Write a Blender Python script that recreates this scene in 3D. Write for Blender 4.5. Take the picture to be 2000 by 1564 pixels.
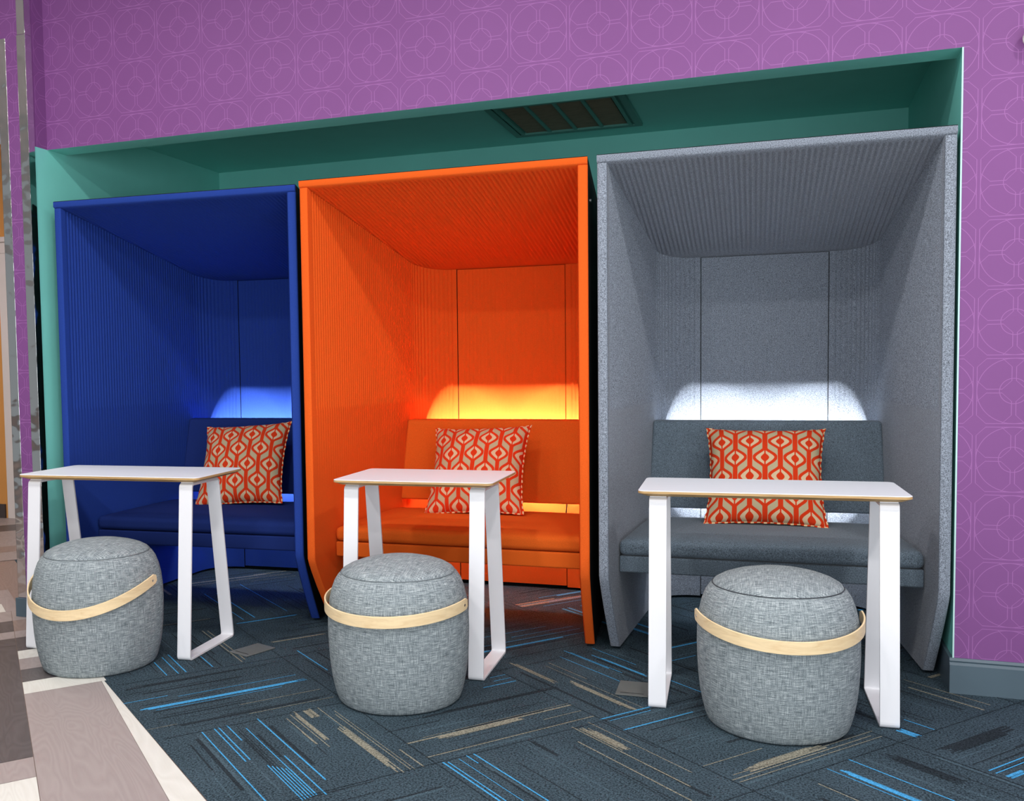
import bpy, bmesh, math, random
from mathutils import Vector, Matrix
from math import sin, cos, pi, radians, sqrt, atan2

for o in list(bpy.data.objects):
    bpy.data.objects.remove(o)
SC = bpy.context.scene
COL = SC.collection

# ------------------------------------------------------------------ camera
F_PX, CPX, CPY = 1881.2, 844.9, 823.9
CAM = (0.7221, -3.6536, 1.1361)
YAW, PITCH, ROLL = 0.3473, -0.0564, -0.0145
cam_d = bpy.data.cameras.new('camera')
cam = bpy.data.objects.new('camera', cam_d)
COL.objects.link(cam)
SC.camera = cam
cam_d.sensor_fit = 'HORIZONTAL'
cam_d.sensor_width = 36
cam_d.lens = F_PX / 2000 * 36
cam_d.shift_x = (1000 - CPX) / 2000
cam_d.shift_y = (CPY - 782) / 2000
cam_d.clip_start = 0.05
_cp, _sp, _cy, _sy = cos(PITCH), sin(PITCH), cos(YAW), sin(YAW)
_F = Vector((-_sy * _cp, _cy * _cp, _sp))
_R = Vector((_cy, _sy, 0))
_U = _R.cross(_F)
_R2 = cos(ROLL) * _R + sin(ROLL) * _U
_U2 = -sin(ROLL) * _R + cos(ROLL) * _U
_m = Matrix((_R2, _U2, -_F)).transposed().to_4x4()
_m.translation = Vector(CAM)
cam.matrix_world = _m

# ------------------------------------------------------------------ view, world, lamps
SC.view_settings.view_transform = 'Standard'
SC.view_settings.look = 'None'
SC.view_settings.gamma = 1
SC.view_settings.exposure = 0.0
SC.view_settings.use_curve_mapping = False
W = bpy.data.worlds.new('daylight')
SC.world = W
W.use_nodes = True
W.node_tree.nodes['Background'].inputs[0].default_value = (0.90, 0.95, 1.0, 1)
W.node_tree.nodes['Background'].inputs[1].default_value = 0.30


def area_light(name, loc, size, power, color=(1, 1, 1), rot=(0, 0, 0), shape='DISK', sy=None):
    d = bpy.data.lights.new(name, 'AREA')
    d.shape = shape
    d.size = size
    if sy:
        d.size_y = sy
    d.energy = power
    d.color = color
    o = bpy.data.objects.new(name, d)
    o.location = loc
    o.rotation_euler = rot
    COL.objects.link(o)
    return o


CEIL = 3.2
DOWNLIGHTS = [(-2.1, -1.6), (-0.7, -1.6), (0.7, -1.6), (2.1, -1.6),
              (-2.1, -3.2), (-0.7, -3.2), (0.7, -3.2), (2.1, -3.2)]
for _i, (_x, _y) in enumerate(DOWNLIGHTS):
    area_light('downlight_lamp', (_x, _y, CEIL - 0.03), 0.15, (24 if _x > 2 else 16) if _y > -2.2 else 20, (1.0, 0.98, 0.97))
# added fill panel behind the camera that lights the lintel underside
area_light('front_fill', (2.2, -6.2, 1.2), 7.5, 210, (0.93, 0.97, 1.0), (pi / 2, 0, 0.18), 'RECTANGLE', 2.2)
# added fill to brighten the door and corridor beyond the wall end
area_light('corridor_fill', (-4.5, 0.1, 2.85), 1.0, 60, (1.0, 0.95, 0.88))

# ------------------------------------------------------------------ dimensions of the place
XL, XR = -2.478, 1.2818          # niche side walls
ZT, ZC, DN = 2.167, 2.328, 1.46  # opening height, niche ceiling height, niche depth
LINT = 0.125                     # lintel thickness
STUB_Y = -0.118                  # wall end sticks out to here
STUB_X = -2.632
HB = 0.12                        # baseboard height

# ------------------------------------------------------------------ material helpers
def srgb(r, g, b):
    def f(c):
        c /= 255
        return c / 12.92 if c <= 0.04045 else ((c + 0.055) / 1.055) ** 2.4
    return (f(r), f(g), f(b), 1)


class NT:
    def __init__(s, name, rough=0.8, metal=0.0, spec=0.3):
        s.m = bpy.data.materials.new(name)
        s.m.use_nodes = True
        s.t = s.m.node_tree
        s.b = s.t.nodes['Principled BSDF']
        s.b.inputs['Roughness'].default_value = rough
        s.b.inputs['Metallic'].default_value = metal
        s.b.inputs['Specular IOR Level'].default_value = spec

    def n(s, typ, **kw):
        nd = s.t.nodes.new(typ)
        for k, v in kw.items():
            setattr(nd, k, v)
        return nd

    def l(s, a, b):
        s.t.links.new(a, b)

    def val(s, x, inp):
        if isinstance(x, (int, float)):
            inp.default_value = x
        else:
            s.l(x, inp)

    def math(s, op, a, b=0.0, c=0.0):
        nd = s.n('ShaderNodeMath', operation=op)
        s.val(a, nd.inputs[0])
        s.val(b, nd.inputs[1])
        s.val(c, nd.inputs[2])
        return nd.outputs[0]

    def mix(s, fac, a, b, blend='MIX'):
        nd = s.n('ShaderNodeMix', data_type='RGBA', blend_type=blend)
        s.val(fac, nd.inputs[0])
        for x, i in ((a, 6), (b, 7)):
            if isinstance(x, tuple):
                nd.inputs[i].default_value = x
            else:
                s.l(x, nd.inputs[i])
        return nd.outputs[2]

    def coord(s, kind='Object', scale=(1, 1, 1)):
        tc = s.n('ShaderNodeTexCoord')
        mp = s.n('ShaderNodeMapping')
        mp.inputs['Scale'].default_value = scale
        s.l(tc.outputs[kind], mp.inputs[0])
        return mp.outputs[0]

    def noise(s, vec, scale=5.0, detail=2.0, rough=0.5, dist=0.0):
        nd = s.n('ShaderNodeTexNoise')
        s.l(vec, nd.inputs['Vector'])
        nd.inputs['Scale'].default_value = scale
        nd.inputs['Detail'].default_value = detail
        nd.inputs['Roughness'].default_value = rough
        nd.inputs['Distortion'].default_value = dist
        return nd.outputs['Fac']

    def ramp(s, fac, stops):
        nd = s.n('ShaderNodeValToRGB')
        while len(nd.color_ramp.elements) < len(stops):
            nd.color_ramp.elements.new(0.5)
        for e, (p, c) in zip(nd.color_ramp.elements, stops):
            e.position = p
            e.color = c
        s.l(fac, nd.inputs[0])
        return nd.outputs[0]

    def bump(s, h, strength=0.3, dist=0.002):
        nd = s.n('ShaderNodeBump')
        nd.inputs['Strength'].default_value = strength
        nd.inputs['Distance'].default_value = dist
        s.l(h, nd.inputs['Height'])
        s.l(nd.outputs[0], s.b.inputs['Normal'])

    def color(s, c):
        if isinstance(c, tuple):
            s.b.inputs['Base Color'].default_value = c
        else:
            s.l(c, s.b.inputs['Base Color'])
        return s


def mul(c, k):
    return (min(1, c[0] * k), min(1, c[1] * k), min(1, c[2] * k), 1)


def paint(name, c, rough=0.6, spec=0.3):
    t = NT(name, rough, 0, spec)
    nz = t.noise(t.coord(), 6, 3)
    t.color(t.mix(nz, mul(c, 0.95), mul(c, 1.05)))
    t.bump(t.noise(t.coord(), 350, 2), 0.08, 0.001)
    return t.m


def felt(name, c, var=0.10, grain=520, sheen=0.15):
    t = NT(name, 0.92, 0, 0.12)
    v = t.coord()
    nz = t.noise(v, grain, 2, 0.6)
    col = t.ramp(nz, [(0.3, mul(c, 1 - var * 2)), (0.7, mul(c, 1 + var * 2))])
    t.color(col)
    t.b.inputs['Sheen Weight'].default_value = sheen
    t.bump(nz, 0.2, 0.001)
    return t.m


M = {}
# purple wall covering with a fine line pattern of circles and clipped squares
def wallpaper():
    t = NT('purple_wallpaper', 0.55, 0, 0.3)
    tc = t.n('ShaderNodeTexCoord')
    sp = t.n('ShaderNodeSeparateXYZ')
    t.l(tc.outputs['Object'], sp.inputs[0])
    T = 0.2285
    x = t.math('ADD', sp.outputs[0], sp.outputs[1])
    y = sp.outputs[2]
    def cell(a, off):
        q = t.math('DIVIDE', t.math('SUBTRACT', a, off), T)
        q = t.math('FRACT', q)
        return t.math('ABSOLUTE', t.math('MULTIPLY', t.math('SUBTRACT', q, 0.5), T))
    ax = cell(x, 1.334 - 40 * T)
    ay = cell(y, 1.3735 - 40 * T)
    def octa(px, py, h, ch):
        m = t.math('MAXIMUM', px, py)
        d = t.math('SUBTRACT', t.math('ADD', px, py), h - ch)
        return t.math('ABSOLUTE', t.math('SUBTRACT', t.math('MAXIMUM', m, d), h))
    r = t.math('SQRT', t.math('ADD', t.math('MULTIPLY', ax, ax), t.math('MULTIPLY', ay, ay)))
    c1 = t.math('ABSOLUTE', t.math('SUBTRACT', r, 0.1085))
    c2 = t.math('ABSOLUTE', t.math('SUBTRACT', r, 0.042))
    o1 = octa(ax, ay, 0.1085, 0.028)
    qx = t.math('ABSOLUTE', t.math('SUBTRACT', ax, 0.0575))
    qy = t.math('ABSOLUTE', t.math('SUBTRACT', ay, 0.0575))
    o2 = octa(qx, qy, 0.051, 0.028)
    # the outer sides of the quarter squares coincide with the tile outline
    d = t.math('MINIMUM', t.math('MINIMUM', c1, c2), t.math('MINIMUM', o1, o2))
    mr = t.n('ShaderNodeMapRange')
    t.l(d, mr.inputs[0])
    mr.inputs[1].default_value = 0.0007
    mr.inputs[2].default_value = 0.0016
    mr.inputs[3].default_value = 1
    mr.inputs[4].default_value = 0
    base = srgb(128, 76, 136)
    nz = t.noise(t.coord(), 3, 2)
    b = t.mix(nz, mul(base, 0.94), mul(base, 1.06))
    t.color(t.mix(t.math('MULTIPLY', mr.outputs[0], 0.34), b, srgb(190, 128, 196)))
    t.bump(t.noise(t.coord(), 500, 2), 0.1, 0.001)
    return t.m
M['purple'] = wallpaper()
M['teal'] = paint('teal_paint', srgb(132, 220, 210), 0.5)
M['white_ceiling'] = paint('white_ceiling_paint', (0.8, 0.8, 0.8, 1))
M['orange_wall'] = paint('tan_wall_paint', srgb(214, 150, 80))
M['door_white'] = paint('white_door_paint', srgb(226, 216, 210), 0.4)
M['base_grey'] = paint('slate_baseboard_paint', srgb(84, 101, 112), 0.4)
M['base_dark'] = paint('dark_baseboard', srgb(74, 66, 64), 0.5)
M['black'] = paint('black_shell', (0.006, 0.007, 0.008, 1), 0.7)
M['white_metal'] = NT('white_powder_coat', 0.4, 0, 0.3).color(srgb(236, 236, 240)).m
M['laminate'] = NT('white_laminate', 0.45, 0, 0.22).color(srgb(232, 236, 242)).m
M['screw'] = NT('steel_screw', 0.3, 1.0).color((0.6, 0.6, 0.6, 1)).m
M['white_plastic'] = NT('white_plastic', 0.4, 0, 0.4).color(srgb(235, 232, 225)).m
M['lamp_glow'] = NT('lamp_glow', 0.5).color((1, 1, 1, 1)).m
_b = M['lamp_glow'].node_tree.nodes['Principled BSDF']
_b.inputs['Emission Color'].default_value = (1, 0.97, 0.93, 1)
_b.inputs['Emission Strength'].default_value = 8


def steel():
    t = NT('brushed_stainless_steel', 0.2, 1.0)
    nz = t.noise(t.coord('Object', (1, 1, 0.02)), 600, 2)
    t.color((0.72, 0.73, 0.72, 1))
    t.l(t.math('MULTIPLY_ADD', nz, 0.10, 0.06), t.b.inputs['Roughness'])
    t.bump(t.noise(t.coord('Object', (1, 1, 1)), 6, 2), 0.9, 0.025)
    return t.m
M['steel'] = steel()


def wood(name, c, c2, scale=(1, 1, 1), rough=0.45, grain=14):
    t = NT(name, rough, 0, 0.35)
    v = t.coord('Object', scale)
    nz = t.noise(v, grain, 5, 0.6, 1.2)
    f = t.noise(v, grain * 9, 3, 0.7)
    a = t.ramp(nz, [(0.32, c2), (0.5, c), (0.68, mul(c, 1.1))])
    t.color(t.mix(t.math('MULTIPLY', f, 0.35), a, c2))
    t.bump(f, 0.1, 0.001)
    return t.m


M['ash'] = wood('pale_ash_wood', srgb(240, 215, 172), srgb(230, 200, 154), (1, 1, 6), 0.4, 10)
M['ply'] = wood('plywood_edge', srgb(205, 170, 118), srgb(160, 120, 72), (1, 1, 40), 0.55, 6)
M['blue_felt'] = felt('blue_felt', (0.020, 0.055, 0.30, 1), 0.08, 520, 0.0)
M['orange_felt'] = felt('orange_felt', (0.80, 0.115, 0.014, 1), 0.06, 520, 0.0)
M['grey_felt'] = felt('grey_felt', srgb(132, 140, 152), 0.34, 330)
M['blue_seat'] = felt('blue_upholstery', (0.012, 0.028, 0.15, 1), 0.10, 520, 0.0)
M['orange_seat'] = felt('orange_upholstery', (0.70, 0.115, 0.012, 1), 0.08, 520, 0.0)
M['grey_seat'] = felt('charcoal_upholstery', srgb(100, 113, 124), 0.30, 330)
M['tealgrey'] = paint('vent_paint', srgb(84, 150, 140), 0.5)
M['vent_pane'] = wood('vent_filter', srgb(150, 132, 110), srgb(120, 108, 92), (1, 6, 1), 0.8, 12)


def linen():
    t = NT('grey_woven_fabric', 0.95, 0, 0.1)
    a = t.noise(t.coord('UV', (26, 420, 1)), 1.0, 3, 0.65)
    b = t.noise(t.coord('UV', (420, 26, 1)), 1.0, 3, 0.65)
    c = t.noise(t.coord('UV', (500, 500, 1)), 1.0, 1)
    s = t.math('ADD', t.math('MULTIPLY', a, 0.48), t.math('ADD', t.math('MULTIPLY', b, 0.32), t.math('MULTIPLY', c, 0.2)))
    t.color(t.ramp(s, [(0.36, srgb(72, 80, 85)), (0.5, srgb(134, 144, 148)), (0.62, srgb(200, 207, 209))]))
    t.bump(s, 0.5, 0.002)
    return t.m
M['linen'] = linen()


def ogee():
    t = NT('ogee_print_cotton', 0.9, 0, 0.15)
    tc = t.n('ShaderNodeTexCoord')
    sp = t.n('ShaderNodeSeparateXYZ')
    t.l(tc.outputs['UV'], sp.inputs[0])
    PX, PY = 0.2500, 0.383
    masks, leafs = [], []
    for ox, oy in ((0.0, 0.0), (PX / 2, PY / 2)):
        def loc(a, off, P):
            q = t.math('FRACT', t.math('DIVIDE', t.math('ADD', a, off + 10 * P), P))
            return t.math('ABSOLUTE', t.math('MULTIPLY', t.math('SUBTRACT', q, 0.5), P))
        dx = loc(sp.outputs[0], ox - 0.5 + PX / 2 - 0.0, PX)
        dy = loc(sp.outputs[1], oy - 0.03, PY)
        def lobe(w, h):
            q = t.math('MINIMUM', t.math('DIVIDE', dy, h), 1.0)
            return t.math('MULTIPLY', t.math('MULTIPLY_ADD', t.math('COSINE', t.math('MULTIPLY', q, pi)), 0.5, 0.5), w)
        out = t.math('ABSOLUTE', t.math('SUBTRACT', dx, lobe(0.088, 0.118)))
        slp = t.math('ABSOLUTE', t.math('SINE', t.math('MULTIPLY', t.math('MINIMUM', t.math('DIVIDE', dy, 0.118), 1.0), pi)))
        line = t.math('LESS_THAN', out, t.math('MULTIPLY_ADD', slp, 0.009, 0.0115))
        stem = t.math('MULTIPLY', t.math('LESS_THAN', dx, 0.021), t.math('GREATER_THAN', dy, 0.095))
        tear = t.math('LESS_THAN', dx, t.math('SUBTRACT', lobe(0.036, 0.064), 0.002))
        thin = t.math('MULTIPLY', t.math('LESS_THAN', dx, 0.006), t.math('GREATER_THAN', dy, 0.03))
        masks += [line, stem, tear, thin]
        leafs.append(t.math('LESS_THAN', dx, lobe(0.088, 0.118)))
    m = masks[0]
    for k in masks[1:]:
        m = t.math('MAXIMUM', m, k)
    inner = t.math('MAXIMUM', leafs[0], leafs[1])
    w = t.noise(t.coord('UV', (300, 300, 1)), 1.0, 2)
    cream = t.mix(inner, srgb(186, 170, 136), srgb(214, 186, 150))
    red = t.mix(w, srgb(226, 66, 20), srgb(196, 42, 18))
    t.color(t.mix(m, cream, red))
    t.bump(t.math('ADD', t.math('MULTIPLY', m, 0.6), w), 0.3, 0.002)
    return t.m
M['ogee'] = ogee()


def braid():
    t = NT('braided_trim', 0.9, 0, 0.1)
    wv = t.n('ShaderNodeTexWave')
    t.l(t.coord('UV'), wv.inputs['Vector'])
    wv.inputs['Scale'].default_value = 12
    t.color(t.ramp(wv.outputs['Fac'], [(0.45, srgb(214, 60, 22)), (0.55, srgb(232, 196, 150))]))
    return t.m
M['braid'] = braid()


def plankwood(name, c, c2):
    t = NT(name, 0.42, 0, 0.35)
    tc = t.n('ShaderNodeTexCoord')
    mp = t.n('ShaderNodeMapping', vector_type='POINT')
    mp.inputs['Rotation'].default_value = (0, 0, radians(43))
    t.l(tc.outputs['Object'], mp.inputs[0])
    m2 = t.n('ShaderNodeMapping')
    m2.inputs['Scale'].default_value = (1.0, 5.0, 1)
    t.l(mp.outputs[0], m2.inputs[0])
    nz = t.noise(m2.outputs[0], 1.6, 2, 0.5, 0.6)
    rings = t.math('FRACT', t.math('MULTIPLY', nz, 16))
    rings = t.math('ABSOLUTE', t.math('MULTIPLY_ADD', rings, 2.0, -1.0))
    m3 = t.n('ShaderNodeMapping')
    m3.inputs['Scale'].default_value = (12, 160.0, 1)
    t.l(mp.outputs[0], m3.inputs[0])
    f = t.noise(m3.outputs[0], 1.0, 3, 0.7)
    a = t.mix(t.math('MULTIPLY', rings, 0.55), c, c2)
    t.color(t.mix(t.math('MULTIPLY', f, 0.5), a, mul(c, 1.12)))
    t.bump(f, 0.1, 0.001)
    return t.m


def carpet(name, c, var=0.4):
    t = NT(name, 0.98, 0, 0.05)
    v = t.coord()
    a = t.noise(v, 160, 3, 0.85)
    b = t.noise(v, 4, 2)
    s = t.math('ADD', t.math('MULTIPLY', a, 0.9), t.math('MULTIPLY', b, 0.1))
    t.color(t.ramp(s, [(0.40, mul(c, 1 - var)), (0.60, mul(c, 1 + var))]))
    t.bump(a, 0.8, 0.004)
    return t.m


M['carpet'] = carpet('slate_carpet', srgb(62, 77, 86), 0.75)
M['carpet_b'] = carpet('blue_carpet_yarn', srgb(76, 160, 212), 0.3)
M['carpet_c'] = carpet('taupe_carpet_yarn', srgb(136, 134, 120), 0.5)
M['carpet_k'] = carpet('black_carpet_yarn', srgb(46, 54, 60), 0.5)
M['carpet_t'] = carpet('pale_slate_carpet_yarn', srgb(72, 90, 100), 0.5)
M['plank_p'] = plankwood('pinkish_plank', srgb(164, 152, 149), srgb(146, 132, 129))
M['plank_d'] = plankwood('dark_plank', srgb(92, 86, 86), srgb(64, 58, 58))
M['plank_w'] = plankwood('white_plank', srgb(222, 220, 212), srgb(206, 202, 192))
M['plank_g'] = plankwood('taupe_plank', srgb(150, 130, 122), srgb(128, 110, 102))
M['bead'] = paint('corner_bead_paint', srgb(190, 226, 222), 0.5)

# ------------------------------------------------------------------ object helpers
def tag(o, label=None, cat=None, group=None, kind=None):
    for k, v in (('label', label), ('category', cat), ('group', group), ('kind', kind)):
        if v:
            o[k] = v
    return o


def empty(name, loc, rz=0.0):
    o = bpy.data.objects.new(name, None)
    o.empty_display_size = 0.1
    o.location = loc
    o.rotation_euler = (0, 0, rz)
    COL.objects.link(o)
    return o


def mk(name, verts, faces, mats, parent=None, fm=None, smooth=False, uvs=None, loc=None):
    me = bpy.data.meshes.new(name)
    me.from_pydata([tuple(v) for v in verts], [], faces)
    for m in (mats if isinstance(mats, (list, tuple)) else [mats]):
        me.materials.append(M[m] if isinstance(m, str) else m)
    if fm:
        me.polygons.foreach_set('material_index', fm)
    if smooth:
        me.polygons.foreach_set('use_smooth', [True] * len(faces))
    if uvs:
        ul = me.uv_layers.new(name='UVMap')
        for lp in me.loops:
            ul.data[lp.index].uv = uvs[lp.vertex_index]
    me.update()
    o = bpy.data.objects.new(name, me)
    COL.objects.link(o)
    if parent:
        o.parent = parent
    if loc:
        o.location = loc
    return o


class B:
    """collects boxes and prisms into one mesh"""
    def __init__(s):
        s.v, s.f, s.m = [], [], []

    def poly(s, pts, m=0):
        k = len(s.v)
        s.v += [tuple(p) for p in pts]
        s.f.append(tuple(range(k, k + len(pts))))
        s.m.append(m)

    def box(s, a, b, m=0):
        x0, y0, z0 = a
        x1, y1, z1 = b
        k = len(s.v)
        s.v += [(x0, y0, z0), (x1, y0, z0), (x1, y1, z0), (x0, y1, z0), (x0, y0, z1), (x1, y0, z1), (x1, y1, z1), (x0, y1, z1)]
        fs = [(0, 3, 2, 1), (4, 5, 6, 7), (0, 1, 5, 4), (1, 2, 6, 5), (2, 3, 7, 6), (3, 0, 4, 7)]
        mm = m if isinstance(m, (list, tuple)) else [m] * 6   # bottom, top, front(-y), right(+x), back(+y), left(-x)
        for f, q in zip(fs, mm):
            s.f.append(tuple(k + i for i in f))
            s.m.append(q)

    def prism(s, pts, axis, a, b, m=0):
        """pts 2D outline extruded along axis (0,1,2) between a and b"""
        def P(p, t):
            q = list(p)
            q.insert(axis, t)
            return tuple(q)
        n = len(pts)
        k = len(s.v)
        s.v += [P(p, a) for p in pts] + [P(p, b) for p in pts]
        s.f.append(tuple(range(k, k + n)))
        s.f.append(tuple(range(k + 2 * n - 1, k + n - 1, -1)))
        s.m += [m, m]
        for i in range(n):
            j = (i + 1) % n
            s.f.append((k + i, k + n + i, k + n + j, k + j))
            s.m.append(m)

    def build(s, name, mats, parent=None, bevel=0.0, seg=2, smooth=False, loc=None):
        o = mk(name, s.v, s.f, mats, parent, s.m, smooth, loc=loc)
        bm = bmesh.new()
        bm.from_mesh(o.data)
        bmesh.ops.recalc_face_normals(bm, faces=bm.faces)
        if bevel:
            bmesh.ops.bevel(bm, geom=list(bm.edges), offset=bevel, segments=seg, affect='EDGES', profile=0.6)
            for f in bm.faces:
                f.smooth = True
        bm.to_mesh(o.data)
        bm.free()
        if bevel:
            wn = o.modifiers.new('wn', 'WEIGHTED_NORMAL')
            wn.keep_sharp = False
        return o


def structure(o):
    o['kind'] = 'structure'
    return o


def softbox(name, corners, mat, parent, bevel=0.02, seg=4, crown=0.0, sub=None):
    """eight-corner block (bottom 4, top 4 counter-clockwise) with soft edges"""
    bm = bmesh.new()
    vs = [bm.verts.new(c) for c in corners]
    for f in ((0, 3, 2, 1), (4, 5, 6, 7), (0, 1, 5, 4), (1, 2, 6, 5), (2, 3, 7, 6), (3, 0, 4, 7)):
        bm.faces.new([vs[i] for i in f])
    bmesh.ops.bevel(bm, geom=list(bm.edges), offset=bevel, segments=seg, affect='EDGES', profile=0.5)
    if crown:
        ft = max(bm.faces, key=lambda f: f.calc_center_median().z * 10 + f.calc_area())
        r = bmesh.ops.subdivide_edges(bm, edges=list(ft.edges), cuts=9, use_grid_fill=True)
        xs = [c[0] for c in corners]
        ys = [c[1] for c in corners]
        zt = max(v.co.z for v in bm.verts)
        cx, cy = (min(xs) + max(xs)) / 2, (min(ys) + max(ys)) / 2
        hx, hy = (max(xs) - min(xs)) / 2, (max(ys) - min(ys)) / 2
        for v in bm.verts:
            if v.co.z > zt - 1e-4:
                a = max(0, 1 - ((v.co.x - cx) / hx) ** 4) * max(0, 1 - ((v.co.y - cy) / hy) ** 4)
                v.co.z += crown * a
    for f in bm.faces:
        f.smooth = True
    bmesh.ops.recalc_face_normals(bm, faces=bm.faces)
    me = bpy.data.meshes.new(name)
    bm.to_mesh(me)
    bm.free()
    me.materials.append(M[mat])
    o = bpy.data.objects.new(name, me)
    COL.objects.link(o)
    o.parent = parent
    wn = o.modifiers.new('wn', 'WEIGHTED_NORMAL')
    return o


def lathe(name, prof, mats, parent, seg=72, uvtop=False, wob=None):
    vs, fs, uv = [], [], []
    n = len(prof)
    L = [0]
    for i in range(1, n):
        L.append(L[-1] + math.dist(prof[i], prof[i - 1]))
    R = max(p[0] for p in prof)
    for j in range(seg + 1):
        a = 2 * pi * j / seg
        for i, (r, z) in enumerate(prof):
            rr = r * (1 + (wob(a, z) if wob else 0))
            vs.append((rr * cos(a), rr * sin(a), z))
            uv.append((r * cos(a), r * sin(a)) if uvtop else (a * R, L[i]))
    for j in range(seg):
        for i in range(n - 1):
            fs.append((j * n + i, (j + 1) * n + i, (j + 1) * n + i + 1, j * n + i + 1))
    return mk(name, vs, fs, mats, parent, smooth=True, uvs=uv)


def sweep(name, path, sect, mat, parent, closed=True, smooth=False, capped=True):
    """path: list of (point, side vector, up vector); sect: 2D points"""
    vs, fs, uv = [], [], []
    n = len(sect)
    L = 0
    for k, (p, s, u) in enumerate(path):
        if k:
            L += (Vector(p) - Vector(path[k - 1][0])).length
        for q in sect:
            vs.append(Vector(p) + Vector(s) * q[0] + Vector(u) * q[1])
            uv.append((L, 0))
    K = len(path)
    for k in range(K if closed else K - 1):
        k2 = (k + 1) % K
        for i in range(n):
            j = (i + 1) % n
            fs.append((k * n + i, k * n + j, k2 * n + j, k2 * n + i))
    if not closed and capped:
        fs.append(tuple(range(n - 1, -1, -1)))
        fs.append(tuple((K - 1) * n + i for i in range(n)))
    o = mk(name, vs, fs, mat, parent, smooth=smooth, uvs=uv)
    bm = bmesh.new()
    bm.from_mesh(o.data)
    bmesh.ops.recalc_face_normals(bm, faces=bm.faces)
    bm.to_mesh(o.data)
    bm.free()
    return o

# ------------------------------------------------------------------ floor: carpet tiles and wood planks, one surface
random.seed(7)
AV, AU = (cos(radians(-40)), sin(radians(-40))), (-sin(radians(-40)), cos(radians(-40)))


def st(s, t, z=0.0):
    return (AV[0] * s + AU[0] * t, AV[1] * s + AU[1] * t, z)


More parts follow.
